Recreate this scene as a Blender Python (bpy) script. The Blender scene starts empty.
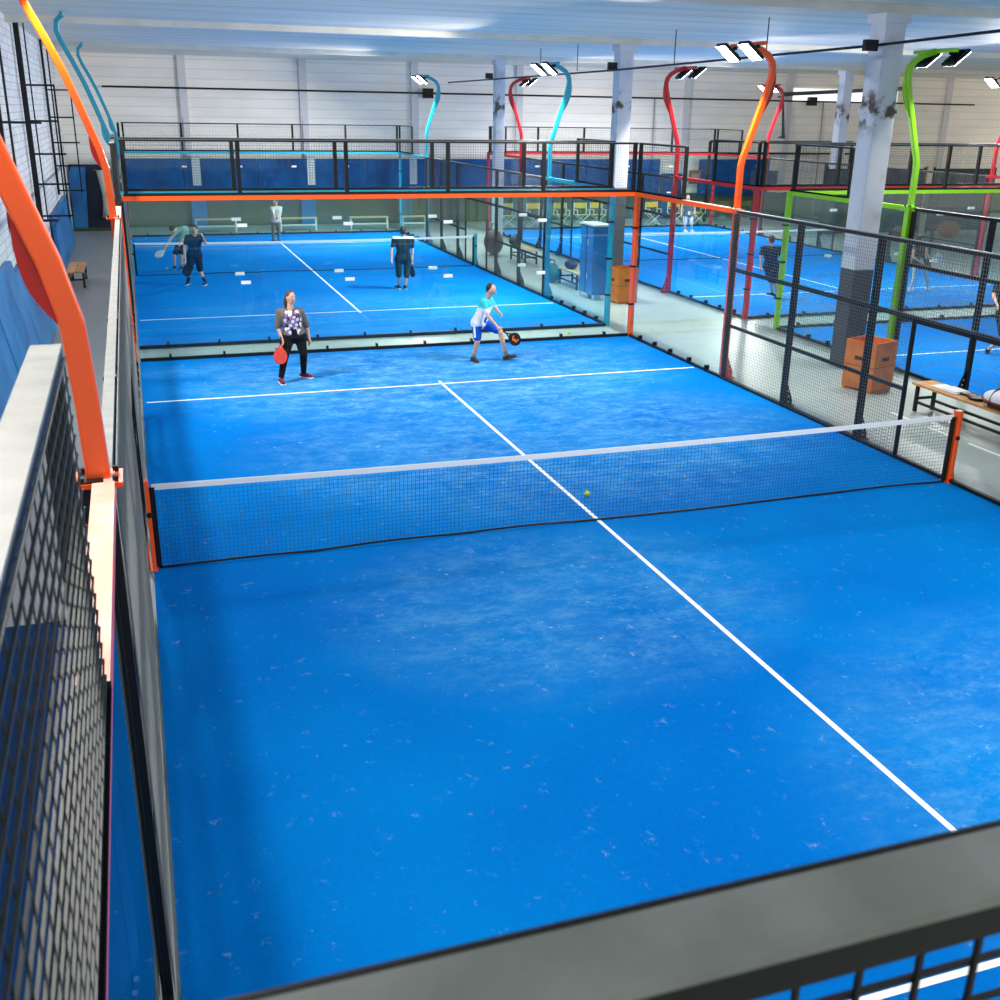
import bpy, bmesh, math, random
from mathutils import Vector, Matrix
random.seed(7)
C = bpy.context.scene.collection
SC = bpy.context.scene

# ------------------------------------------------------------------ camera
CAM = Vector((0.103, -10.783, 4.557)); YAW, PIT, ROL, FPX = 0.3272, 0.3517, 0.0160, 1059.3
Fv = Vector((math.sin(YAW)*math.cos(PIT), math.cos(YAW)*math.cos(PIT), -math.sin(PIT)))
Rv = Vector((math.cos(YAW), -math.sin(YAW), 0)); Uv = Rv.cross(Fv)
R2 = Rv*math.cos(ROL)+Uv*math.sin(ROL); U2 = -Rv*math.sin(ROL)+Uv*math.cos(ROL)
cd = bpy.data.cameras.new('camera'); cam = bpy.data.objects.new('camera', cd); C.objects.link(cam)
m = Matrix((R2, U2, -Fv)).transposed().to_4x4(); m.translation = CAM; cam.matrix_world = m
cd.sensor_width = 36; cd.lens = FPX*36/1000; cd.clip_start = 0.02; cd.clip_end = 300
cd.dof.use_dof = True; cd.dof.focus_distance = 18; cd.dof.aperture_fstop = 9
SC.camera = cam
SC.cycles.transparent_max_bounces = 24

# ------------------------------------------------------------------ world and exposure
w = bpy.data.worlds.new('world'); SC.world = w; w.use_nodes = True
w.node_tree.nodes['Background'].inputs[0].default_value = (1, 0.965, 0.9, 1)
w.node_tree.nodes['Background'].inputs[1].default_value = 1.15
SC.view_settings.view_transform = 'Standard'; SC.view_settings.look = 'None'
SC.view_settings.gamma = 1; SC.view_settings.use_curve_mapping = False
SC.view_settings.exposure = -0.15
LAMP_W = 520          # watts of each pair of floodlights

# ------------------------------------------------------------------ materials
def lin(c):
    return tuple(((x/255)/12.92 if x/255 <= .04045 else ((x/255+.055)/1.055)**2.4) for x in c)+(1,)
MATS = {}
def mat(name, rgb, rough=.5, metal=0, spec=.5, coat=0, bump=None, noise=None, emit=None):
    if name in MATS: return MATS[name]
    M = bpy.data.materials.new(name); M.use_nodes = True; nt = M.node_tree; b = nt.nodes['Principled BSDF']
    b.inputs['Base Color'].default_value = lin(rgb); b.inputs['Roughness'].default_value = rough
    b.inputs['Metallic'].default_value = metal; b.inputs['Specular IOR Level'].default_value = spec
    b.inputs['Coat Weight'].default_value = coat; b.inputs['Coat Roughness'].default_value = .15
    tc = None
    if noise:                       # (rgb2, scale, lo, hi)
        tc = nt.nodes.new('ShaderNodeTexCoord'); n = nt.nodes.new('ShaderNodeTexNoise'); n.inputs['Scale'].default_value = noise[1]
        n.inputs['Detail'].default_value = 6
        nt.links.new(tc.outputs['Object'], n.inputs['Vector'])
        r = nt.nodes.new('ShaderNodeMapRange'); r.inputs[1].default_value = noise[2]; r.inputs[2].default_value = noise[3]
        nt.links.new(n.outputs[0], r.inputs[0])
        x = nt.nodes.new('ShaderNodeMix'); x.data_type = 'RGBA'; x.inputs[6].default_value = lin(rgb); x.inputs[7].default_value = lin(noise[0])
        nt.links.new(r.outputs[0], x.inputs[0]); nt.links.new(x.outputs[2], b.inputs['Base Color'])
    if bump:                        # (scale, strength)
        tc = tc or nt.nodes.new('ShaderNodeTexCoord'); n = nt.nodes.new('ShaderNodeTexNoise'); n.inputs['Scale'].default_value = bump[0]
        nt.links.new(tc.outputs['Object'], n.inputs['Vector'])
        bp = nt.nodes.new('ShaderNodeBump'); bp.inputs['Strength'].default_value = bump[1]; bp.inputs['Distance'].default_value = .01
        nt.links.new(n.outputs[0], bp.inputs['Height']); nt.links.new(bp.outputs[0], b.inputs['Normal'])
    if emit:
        b.inputs['Emission Color'].default_value = (1, 1, 1, 1); b.inputs['Emission Strength'].default_value = emit
    MATS[name] = M
    return M

M_BLACK = mat('black_steel', (13, 15, 17), .45, spec=.35)
M_WIRE = mat('black_wire', (112, 118, 118), .4, 0, spec=.6)
M_CAP = mat('grey_rail_top', (138, 146, 144), .45, spec=.5, noise=((118, 126, 122), 9, .35, .65))  # mottled grey for the top faces of the black rails
M_WHITE = mat('white_paint', (225, 228, 228), .45)
M_LINE = mat('court_line_white', (238, 242, 244), .7)
M_PEACH = mat('lamp_paled_orange_top', (236, 170, 146), .45, noise=((244, 204, 186), 3, .35, .65))  # beam orange bleached by the lamps, painted in as peach
M_BASE = mat('base_channel_pale', (176, 190, 190), .4, spec=.5)
M_ORANGE = mat('orange_paint', (255, 88, 2), .3, coat=.3)
M_RED = mat('red_paint', (205, 16, 34), .3, coat=.3)
M_GREEN = mat('green_paint', (140, 212, 10), .3, coat=.3)
M_TURQ = mat('turquoise_paint', (20, 165, 190), .3, coat=.3)
M_DKRED = mat('deep_red_paint', (180, 12, 10), .35)
M_WOOD = mat('bench_wood', (205, 150, 88), .5, noise=((176, 118, 62), 6, .35, .7))
M_PALEWOOD = mat('pale_bench_wood', (205, 178, 132), .5)
M_PLY = mat('orange_plywood', (222, 128, 42), .5, noise=((198, 104, 28), 4, .35, .7))
M_PAD = mat('blue_pad', (0, 88, 156), .7, spec=.1, noise=((0, 68, 130), 1.3, .35, .65))
M_PADL = mat('bright_blue_pad', (28, 112, 176), .5, noise=((16, 84, 146), 1.2, .35, .65))
M_GREENWALL = mat('dark_green_wall', (74, 96, 72), .6, noise=((54, 72, 58), .8, .35, .65))
M_BALL = mat('ball_yellow', (205, 235, 40), .8)
M_SKIN = mat('skin', (222, 168, 140), .55)
M_HAIRD = mat('dark_hair', (36, 26, 22), .6)
M_HAIRB = mat('brown_hair', (84, 54, 36), .6)

def glass_mat():
    M = bpy.data.materials.new('clear_tempered_glass'); M.use_nodes = True; nt = M.node_tree; nt.nodes.clear()
    o = nt.nodes.new('ShaderNodeOutputMaterial'); t = nt.nodes.new('ShaderNodeBsdfTransparent'); t.inputs[0].default_value = (.92, .975, .965, 1)
    g = nt.nodes.new('ShaderNodeBsdfGlossy'); g.inputs['Roughness'].default_value = .015; g.inputs[0].default_value = (.95, 1, 1, 1)
    f = nt.nodes.new('ShaderNodeFresnel'); f.inputs[0].default_value = 1.5
    x = nt.nodes.new('ShaderNodeMixShader')
    ge = nt.nodes.new('ShaderNodeNewGeometry'); iv = nt.nodes.new('ShaderNodeMath'); iv.operation = 'SUBTRACT'; iv.inputs[0].default_value = 1
    nt.links.new(ge.outputs['Backfacing'], iv.inputs[1]); mu = nt.nodes.new('ShaderNodeMath'); mu.operation = 'MULTIPLY'
    nt.links.new(f.outputs[0], mu.inputs[0]); nt.links.new(iv.outputs[0], mu.inputs[1])
    nt.links.new(mu.outputs[0], x.inputs[0]); nt.links.new(t.outputs[0], x.inputs[1]); nt.links.new(g.outputs[0], x.inputs[2])
    nt.links.new(x.outputs[0], o.inputs[0]); return M
M_GLASS = glass_mat()

class NT:
    """small node helper"""
    def __init__(s, name, rough=.6, spec=.5):
        s.m = bpy.data.materials.new(name); s.m.use_nodes = True; s.t = s.m.node_tree; s.b = s.t.nodes['Principled BSDF']
        s.b.inputs['Roughness'].default_value = rough; s.b.inputs['Specular IOR Level'].default_value = spec
        s.tc = s.t.nodes.new('ShaderNodeTexCoord')
        sp = s.t.nodes.new('ShaderNodeSeparateXYZ'); s.t.links.new(s.tc.outputs['Object'], sp.inputs[0]); s.X, s.Y, s.Z = sp.outputs
    def noise(s, scale, detail=6, stretch=None, rough=.5):
        n = s.t.nodes.new('ShaderNodeTexNoise'); n.inputs['Scale'].default_value = scale; n.inputs['Detail'].default_value = detail
        n.inputs['Roughness'].default_value = rough
        if stretch:
            mp = s.t.nodes.new('ShaderNodeMapping'); mp.inputs['Scale'].default_value = stretch
            s.t.links.new(s.tc.outputs['Object'], mp.inputs[0]); s.t.links.new(mp.outputs[0], n.inputs['Vector'])
        else: s.t.links.new(s.tc.outputs['Object'], n.inputs['Vector'])
        return n.outputs[0]
    def rng(s, v, a, b, c=0, d=1):
        r = s.t.nodes.new('ShaderNodeMapRange'); r.interpolation_type = 'SMOOTHSTEP'
        for i, k in enumerate((a, b, c, d)): r.inputs[i+1].default_value = k
        s.t.links.new(v, r.inputs[0]); return r.outputs[0]
    def op(s, o, a, b=None):
        n = s.t.nodes.new('ShaderNodeMath'); n.operation = o
        for i, k in enumerate((a, b)):
            if k is None: continue
            if isinstance(k, (int, float)): n.inputs[i].default_value = k
            else: s.t.links.new(k, n.inputs[i])
        return n.outputs[0]
    def mix(s, f, a, b):
        x = s.t.nodes.new('ShaderNodeMix'); x.data_type = 'RGBA'
        for i, k in ((0, f), (6, a), (7, b)):
            if isinstance(k, tuple): x.inputs[i].default_value = k
            elif isinstance(k, (int, float)): x.inputs[i].default_value = k
            else: s.t.links.new(k, x.inputs[i])
        return x.outputs[2]
    def color(s, c): s.t.links.new(c, s.b.inputs['Base Color'])
    def bump(s, h, strength=.3, dist=.01):
        bp = s.t.nodes.new('ShaderNodeBump'); bp.inputs['Strength'].default_value = strength; bp.inputs['Distance'].default_value = dist
        s.t.links.new(h, bp.inputs['Height']); s.t.links.new(bp.outputs[0], s.b.inputs['Normal'])
    def blob(s, cx, cy, rx, ry):
        a = s.op('DIVIDE', s.op('SUBTRACT', s.X, cx), rx); b = s.op('DIVIDE', s.op('SUBTRACT', s.Y, cy), ry)
        d = s.op('ADD', s.op('MULTIPLY', a, a), s.op('MULTIPLY', b, b))
        return s.rng(d, 0.15, 1.1, 1, 0)

def turf_mat(name, base, base2, blobs):
    n = NT(name, .95, .02)
    col = n.mix(n.rng(n.noise(.35, 2), .3, .7), lin(base), lin(base2))
    fine = n.noise(22, 8, (1, .7, 1), .75)
    tot = None
    for (cx, cy, rx, ry, k) in blobs:
        v = n.op('MULTIPLY', n.blob(cx, cy, rx, ry), k); tot = v if tot is None else n.op('MAXIMUM', tot, v)
    big = n.rng(n.noise(2.6, 12, (.8, 1.25, 1), .86), .43, .68)
    col = n.mix(n.op('MULTIPLY', n.op('MULTIPLY', tot, n.rng(n.noise(.9, 5), .3, .6)), .22), col, lin((110, 180, 222)))
    col = n.mix(n.op('MULTIPLY', n.op('MULTIPLY', tot, big), .95), col, lin((120, 184, 222)))
    speck = n.rng(n.noise(5.5, 10, (1.2, 1, 1), .8), .58, .67)
    col = n.mix(n.op('MULTIPLY', n.op('MULTIPLY', speck, n.rng(tot, 0, .45, .4, 1)), .6), col, lin((176, 208, 226)))
    n.color(n.mix(n.rng(fine, .3, .75, 0, .16), col, lin((0, 140, 214))))
    n.bump(fine, .25, .01)
    return n.m
T_A = turf_mat('blue_turf_sanded', (0, 98, 184), (0, 116, 196), [(0, 7.3, 4.9, 3.2, .85), (.6, 3.4, 4.8, 3.6, .55), (-1.2, -1.9, 2.6, 2.1, .4), (2.4, -6, 3.4, 3, .36), (0, 9, 5.5, 1.2, .6)])
T_B = turf_mat('blue_turf', (0, 112, 204), (0, 126, 214), [(0, -7, 5, 3, .3), (0, 6, 4, 3, .25)])

# ------------------------------------------------------------------ mesh helpers
class MB:
    def __init__(s): s.v = []; s.f = []
    def add(s, vs, fs):
        k = len(s.v); s.v += [tuple(v) for v in vs]; s.f += [tuple(i+k for i in f) for f in fs]; return s
    def box(s, x0, x1, y0, y1, z0, z1):
        return s.add([(x, y, z) for z in (z0, z1) for y in (y0, y1) for x in (x0, x1)],
              [(0, 2, 3, 1), (4, 5, 7, 6), (0, 1, 5, 4), (2, 6, 7, 3), (0, 4, 6, 2), (1, 3, 7, 5)])
    def bar(s, a, b, w, h, up=(0, 0, 1)):
        a = Vector(a); b = Vector(b); d = (b-a).normalized(); u = Vector(up)
        if abs(d.dot(u)) > .98: u = Vector((0, 1, 0))
        sx = d.cross(u).normalized()*w/2; sz = sx.cross(d).normalized()*h/2
        vs = [p+i*sx+j*sz for p in (a, b) for i, j in ((-1, -1), (1, -1), (1, 1), (-1, 1))]
        return s.add(vs, [(0, 1, 2, 3), (7, 6, 5, 4), (0, 4, 5, 1), (1, 5, 6, 2), (2, 6, 7, 3), (3, 7, 4, 0)])
    def tube(s, pts, r, n=8, caps=True):
        pts = [Vector(p) for p in pts]; rr = r if isinstance(r, (list, tuple)) else [r]*len(pts); rings = []
        up = Vector((0, 0, 1))
        for i, p in enumerate(pts):
            d = (pts[min(i+1, len(pts)-1)]-pts[max(i-1, 0)]).normalized()
            u = up if abs(d.dot(up)) < .95 else Vector((1, 0, 0))
            a = d.cross(u).normalized(); b = a.cross(d).normalized()
            rings.append([p+(a*math.cos(t)+b*math.sin(t))*rr[i] for t in [2*math.pi*k/n for k in range(n)]])
        vs = [v for r_ in rings for v in r_]; fs = []
        for i in range(len(pts)-1):
            for k in range(n): fs.append((i*n+k, i*n+(k+1) % n, (i+1)*n+(k+1) % n, (i+1)*n+k))
        if caps: fs += [tuple(range(n))[::-1], tuple((len(pts)-1)*n+k for k in range(n))]
        return s.add(vs, fs)
    def ribbon(s, path, wy, th):
        """rectangular tube swept along a path in the x-z plane, wide in y"""
        pts = [Vector(p) for p in path]; vs = []; fs = []
        for i, p in enumerate(pts):
            d = (pts[min(i+1, len(pts)-1)]-pts[max(i-1, 0)]).normalized(); nrm = Vector((d.z, 0, -d.x))
            for a, b in ((-1, -1), (1, -1), (1, 1), (-1, 1)): vs.append(p+nrm*a*th/2+Vector((0, b*wy/2, 0)))
        for i in range(len(pts)-1):
            for k in range(4): fs.append((i*4+k, i*4+(k+1) % 4, i*4+4+(k+1) % 4, i*4+4+k))
        fs += [(3, 2, 1, 0), tuple(len(vs)-4+k for k in range(4))]
        return s.add(vs, fs)
    def ell(s, c, r, n=12, m_=8, rot=None):
        c = Vector(c); rx, ry, rz = (r, r, r) if isinstance(r, (int, float)) else r
        vs = [Vector((0, 0, rz))]
        for i in range(1, m_):
            t = math.pi*i/m_
            for k in range(n):
                p = 2*math.pi*k/n; vs.append(Vector((rx*math.sin(t)*math.cos(p), ry*math.sin(t)*math.sin(p), rz*math.cos(t))))
        vs.append(Vector((0, 0, -rz))); fs = []
        for k in range(n): fs.append((0, 1+k, 1+(k+1) % n))
        for i in range(m_-2):
            for k in range(n): fs.append((1+i*n+k, 1+(i+1)*n+k, 1+(i+1)*n+(k+1) % n, 1+i*n+(k+1) % n))
        L = len(vs)-1
        for k in range(n): fs.append((L, 1+(m_-2)*n+(k+1) % n, 1+(m_-2)*n+k))
        if rot is not None: vs = [rot @ v for v in vs]
        return s.add([v+c for v in vs], fs)
    def cap(s, a, b, ra, rb, n=12):
        """tapered capsule"""
        a = Vector(a); b = Vector(b)
        s.ell(a, ra, n, 8); s.ell(b, rb, n, 8)
        if (b-a).length > 1e-4: s.tube([a, b], [ra, rb], n)
        return s
    def mesh(s, name, smooth=False):
        me = bpy.data.meshes.new(name); me.from_pydata(s.v, [], s.f); me.update()
        if smooth: me.polygons.foreach_set('use_smooth', [True]*len(me.polygons))
        return me
    def build(s, name, material, parent=None, smooth=False, bevel=0, loc=None, label=None):
        o = link(name, s.mesh(name, smooth), material, parent, loc, label)
        if bevel:
            b = o.modifiers.new('bevel', 'BEVEL'); b.width = bevel; b.segments = 2; b.limit_method = 'ANGLE'
        return o
def link(name, me, material, parent=None, loc=None, label=None):
    o = bpy.data.objects.new(name, me); C.objects.link(o)
    if material is not None and not me.materials: me.materials.append(material)
    if parent is not None:
        o.parent = parent
    if loc: o.location = loc
    if label: o['label'] = label
    return o
def tag(o, label=None, cat=None, group=None, kind=None):
    if label: o['label'] = label
    if cat: o['category'] = cat
    if group: o['group'] = group
    if kind: o['kind'] = kind
    return o
def thing(name, loc, label, cat, group=None, rz=0):
    o = bpy.data.objects.new(name, None); C.objects.link(o); o.location = loc; o.rotation_euler.z = rz; o.empty_display_size = .2
    return tag(o, label, cat, group)
def copy_tree(o, parent=None):
    c = o.copy(); C.objects.link(c); c.parent = parent
    for ch in [x for x in ALLCH.get(o.name, [])]: copy_tree(ch, c)
    return c
ALLCH = {}
def index_children():
    ALLCH.clear()
    for ob in bpy.data.objects:
        if ob.parent: ALLCH.setdefault(ob.parent.name, []).append(ob)
def ray(px, py): return Fv*FPX + R2*(px-500) - U2*(py-500)
def at(px, py, Y):
    d = ray(px, py); t = (Y-CAM.y)/d.y; return CAM+d*t
def gnd(px, py, z=0.0):
    d = ray(px, py); t = (z-CAM.z)/d.z; return CAM+d*t

# ------------------------------------------------------------------ the hall
XL, XR, YN, YF, ZC = -2.2, 44.0, -16.0, 35.0, 6.4
def struct(name, mb, mt, **k):
    o = mb.build(name, mt, **k); o['kind'] = 'structure'; return o
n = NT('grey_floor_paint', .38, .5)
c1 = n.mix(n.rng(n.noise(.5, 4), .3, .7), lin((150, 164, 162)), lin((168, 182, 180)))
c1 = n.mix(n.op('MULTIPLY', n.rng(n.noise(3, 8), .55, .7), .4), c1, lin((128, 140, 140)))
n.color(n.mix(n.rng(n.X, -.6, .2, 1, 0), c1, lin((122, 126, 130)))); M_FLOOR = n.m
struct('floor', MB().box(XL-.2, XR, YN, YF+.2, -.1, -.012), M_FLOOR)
n = NT('white_siding', .6, .3)
wv = n.t.nodes.new('ShaderNodeTexWave'); wv.bands_direction = 'Z'; wv.inputs['Scale'].default_value = .9; wv.wave_profile = 'SAW'
n.t.links.new(n.tc.outputs['Object'], wv.inputs['Vector'])
cc = n.mix(n.rng(n.noise(.4, 6, (1, 1, 4)), .35, .7), lin((252, 244, 234)), lin((240, 233, 224)))
cc = n.mix(n.rng(wv.outputs[0], .86, .97, 0, .35), cc, lin((170, 170, 172)))
n.color(n.mix(n.rng(n.Z, 1.1, 1.15, 1, 0), cc, lin((84, 100, 84)))); n.bump(wv.outputs[0], .4, .02)
struct('wall_back', MB().box(XL-.2, XR, YF, YF+.2, 0, ZC+.3), n.m)
n = NT('whitewashed_brick', .7, .3)
br = n.t.nodes.new('ShaderNodeTexBrick'); mp = n.t.nodes.new('ShaderNodeMapping'); mp.inputs['Rotation'].default_value = (math.pi/2, 0, math.pi/2)
n.t.links.new(n.tc.outputs['Object'], mp.inputs[0])
cb = n.t.nodes.new('ShaderNodeCombineXYZ'); n.t.links.new(n.Y, cb.inputs[0]); n.t.links.new(n.Z, cb.inputs[1])
n.t.links.new(cb.outputs[0], br.inputs[0]); br.inputs['Scale'].default_value = 1.6; br.inputs['Mortar Size'].default_value = .012
br.inputs['Color1'].default_value = lin((226, 228, 232)); br.inputs['Color2'].default_value = lin((204, 208, 214)); br.inputs['Mortar'].default_value = lin((160, 164, 170))
n.color(n.mix(n.rng(n.noise(1.2, 7), .5, .75, 0, .5), br.outputs[0], lin((176, 180, 186)))); n.bump(br.outputs[0], .5, .02)
struct('wall_left', MB().box(XL-.2, XL, YN, YF, 0, ZC+.3), n.m)
n = NT('grey_roof_panels', .6, .3)
sm = n.op('FRACT', n.op('MULTIPLY', n.Y, .8)); gr = n.rng(sm, .93, .97)
cc = n.mix(n.rng(n.noise(.9, 7, (.15, 1.6, 1)), .35, .65), lin((228, 221, 206)), lin((240, 234, 220)))
n.color(n.mix(n.op('MULTIPLY', gr, .45), cc, lin((120, 126, 134)))); M_ROOF = n.m
struct('ceiling', MB().box(XL-.2, XR, YN, YF, ZC, ZC+.2), M_ROOF)
M_BEAM = mat('grey_beam', (232, 226, 212), .6, noise=((216, 212, 200), 2, .35, .65))
for i, y in enumerate((6.35, 17.1, 27.6)):
    struct('trim_%d' % (i+1), MB().box(XL, XR, y-.2, y+.2, 6.26, ZC), M_BEAM)
# pilasters on the far wall
k = 4
for x in (2.35, 7.0, 11.6, 16.2, 24.2, 29.5, 34, 38.5):
    struct('trim_%d' % k, MB().box(x-.15, x+.15, YF-.12, YF, 1.1, ZC), mat('pilaster_white', (212, 210, 210), .6)); k += 1
# concrete columns
n = NT('painted_column', .55, .4)
cc = n.mix(n.rng(n.noise(2.2, 7), .52, .72), lin((196, 200, 208)), lin((150, 146, 142)))
MC1 = n
def col_mat(name, zdark):
    n = NT(name, .55, .4)
    cc = n.mix(n.rng(n.noise(1.6, 7), .5, .75, 0, .6), lin((214, 218, 226)), lin((160, 160, 164)))
    cc = n.mix(n.op('MULTIPLY', n.rng(n.noise(3.2, 6), .5, .62), n.rng(n.op('ABSOLUTE', n.op('SUBTRACT', n.Z, 4.7)), .1, .55, 1, 0)), cc, lin((92, 80, 70)))
    n.color(n.mix(n.rng(n.Z, zdark, zdark+.04, 1, 0), cc, lin((70, 74, 80)))); return n.m
for x, y, s, zd, lab in ((12.98, 6.35, .215, 1.85, 1), (12.85, 17.1, .2, 2.6, 2), (12.85, 27.6, .17, .2, 3), (27.3, 27.6, .2, .2, 4)):
    mb = MB().box(x-s, x+s, y-s, y+s, -.012, 6.26)
    if lab == 1: mb.box(x-s-.03, x+s+.03, y-s-.03, y+s+.03, 4.62, 4.74)
    mb.box(x-s-.05, x+s+.05, y-s-.05, y+s+.05, 6.1, 6.26)
    struct('trim_%d' % k, mb, col_mat('column_paint_%d' % lab, zd), bevel=.012); k += 1

# blue pads along the far wall
def pad(x0, x1, z0, z1, label, mt=M_PAD, y=YF-.16):
    o = MB().box(x0, x1, y-.1, y, z0, z1).build('wall_pad', mt, bevel=.02)
    return tag(o, label, 'wall pad', 'blue pads on the far wall')
xs = [-.5, 2.1, 5.0, 8.6, 12.4, 15.8, 19.4, 23.0]
for i in range(7):
    pad(xs[i]+.01, xs[i+1]-.01, 1.1, 2.62, ['dark blue wall pad at the far left, beside the corridor end', 'dark blue wall pad behind the first white slotted sheet', 'dark blue wall pad in the middle of the turquoise court far end',
        'dark blue wall pad left of the third pillar of the row', 'dark blue wall pad right of the furthest free-standing pillar', 'dark blue wall pad above the left director chairs', 'dark blue wall pad above the right director chairs'][i])
pad(25.0, 28.7, 1.0, 2.62, 'dark blue wall pad inside the black steel cage, right of the notice')
pad(23.75, 24.15, .05, 2.0, 'narrow blue wall pad under the small notice'); pad(23.1, 23.7, .05, 2.0, 'blue wall pad with pale frame left of the notice')
n = NT('slotted_white', .6); sl = n.op('MULTIPLY', n.rng(n.op('FRACT', n.op('MULTIPLY', n.X, 14)), .5, .55), n.rng(n.op('FRACT', n.op('MULTIPLY', n.Z, 10)), .4, .45))
n.color(n.mix(sl, lin((225, 228, 228)), lin((120, 135, 150)))); M_SLOT = n.m
for i, (x, lab) in enumerate(((2.6, 'white slotted vent strip on the far wall, left one'), (7.15, 'white slotted vent strip on the far wall, middle one'), (11.45, 'white slotted vent strip on the far wall near the furthest pillar'))):
    t = thing('vent_strip', (x, YF-.27, 1.6), lab, 'vent', 'slotted vent strips on the far wall')
    MB().box(-.16, .16, -.02, 0, 0, 1.15).build('plate', M_SLOT, t)
    MB().box(-.18, .18, -.03, .0, 1.12, 1.18).build('top_clip', M_WHITE, t)
for x, lab in ((2.6, 'light blue board on the far wall under the left vent strip'), (7.0, 'light blue board on the far wall under the middle vent strip'), (11.1, 'teal board on the far wall beside the pale bench')):
    tag(MB().box(x-.3, x+.3, YF-.2, YF-.02, 0, 1.08).build('wall_board', mat('cyan_board', (0, 120, 186), .6, spec=.1) if x < 10 else mat('teal_board', (22, 120, 150), .5), bevel=.01), lab, 'board')
# conduit along the far wall, junction boxes, pipe
cp = thing('wall_conduit', (0, YF-.19, 5.22), 'long black conduit running along the upper far wall', 'pipe')
MB().tube([(-.6, 0, 0), (40, 0, -.02)], .035).build('pipe', M_BLACK, cp)
for x in (at(427, 87, YF).x, at(810, 102, YF).x): MB().box(x-.2, x+.2, -.1, .18, -.2, .18).build('junction_box', M_BLACK, cp)
for x in (-2.0+4.25, 6.9, 22.6, 31.4):
    tag(MB().tube([(x, YF-.16, 0.0 if x > 30 else 2.65), (x, YF-.05, 5.2)], .03).build('vertical_pipe', mat('grey_pipe', (150, 152, 156), .5)), {2.25: 'thin grey pipe down the far wall by the left vent strip', 6.9: 'thin grey pipe down the far wall by the middle vent strip',
        22.6: 'thin grey pipe down the far wall left of the notice', 31.4: 'thin grey pipe down the far wall behind the green screens'}[round(x, 2)], 'pipe')
pp = at(797, 94, 33.5); p2 = at(797, 139, 33.5); p3 = at(925, 88, 33.5)
for q_ in (pp, p2, p3): q_.y = YF-.36
tag(MB().tube([p2, pp, p3], .09).box(pp.x-.04, pp.x+.04, pp.y, YF, pp.z-.15, pp.z-.07).box(p3.x-.1, p3.x-.02, p3.y, YF, p3.z-.04, p3.z+.04).box(p2.x-.04, p2.x+.04, p2.y, YF, p2.z, p2.z+.08).build('duct_pipe', mat('dark_grey_duct', (96, 104, 108), .5), smooth=True), 'dark grey bent pipe high on the far wall behind the right pillar', 'pipe')
# strip window on the far right wall
wf = MB().box(29.6, 35.5, YF-.05, YF-.02, 5.25, 5.75).build('window_1', mat('daylight_window', (235, 250, 252), .3, emit=1.3)); wf['kind'] = 'structure'
# conduit along the column row
cr = thing('ceiling_conduit', (12.5, 0, 5.72), 'black conduit slung along the pillar row below the roof', 'pipe')
MB().tube([(0, -3, .2), (0, 6, .0), (0, 17, -.1), (0, 33, -.12)], .024).build('pipe', M_BLACK, cr)
for y in (2.5, 9.5, 13.5, 19.5, 22.5): MB().tube([(0, y, -.05), (0, y, .68)], .012).build('hanger', M_BLACK, cr)
for y, dx in ((6.05, -.1), (16.8, -.1), (27.3, -.1)): MB().box(dx-.2, dx+.05, y-.2, y-.1, -.1, .08).build('junction_box', M_BLACK, cr)
nb = gnd(694, 177)
tp = at(695, 177, YF-.3)
o = thing('notice', tp, 'small framed notice on the far wall between the blue pads', 'sign')
MB().box(-.3, .3, -.02, .02, -.3, .3).build('board', mat('brown_notice', (120, 84, 74), .5), o); MB().box(-.2, .2, -.03, -.02, -.2, .15).build('sheet', mat('notice_sheet', (168, 150, 140), .6), o)

# corridor end recess
tag(MB().box(-2.15, -.65, 33.9, 34.8, -.012, .04).build('green_mat', mat('green_mat', (36, 62, 36), .9)), 'dark green mat on the floor at the corridor end', 'mat')
t = thing('padded_recess', (-1.4, 34.8, 0), 'dark navy padded recess closing the left corridor', 'partition')
MB().box(-.72, .72, -.08, 0, .0, 2.4).build('back_board', mat('navy_pad', (16, 24, 56), .6), t)
MB().add([(-.75, -.1, 0), (-.25, -.1, 0), (-.12, -.1, 2.3), (-.62, -.1, 2.35), (-.75, -.1, 2.0), (-.75, -.18, 0), (-.25, -.18, 0), (-.12, -.18, 2.3), (-.62, -.18, 2.35), (-.75, -.18, 2.0)],
    [(4, 3, 2, 1, 0), (5, 6, 7, 8, 9), (0, 1, 6, 5), (1, 2, 7, 6), (2, 3, 8, 7), (3, 4, 9, 8), (4, 0, 5, 9)]).build('side_pad', M_PADL, t)
t = thing('hanging_cloth', (-.98, 34.4, 0), 'pale cloth tied at the waist hanging in the dark recess', 'cloth')
MB().tube([(0, 0, 2.2), (.02, 0, 1.9), (.05, 0, 1.3), (.07, 0, .9), (.1, 0, .45)], [.16, .13, .07, .1, .2], 10).build('cloth', mat('pale_cloth', (176, 176, 164), .8), t, smooth=True)
MB().bar((-.25, 0, 2.2), (.3, 0, 2.2), .04, .04).bar((.3, 0, 2.2), (.34, 0, 0.04), .03, .03).build('rail', mat('olive_rail', (110, 100, 60), .6), t)
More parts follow.
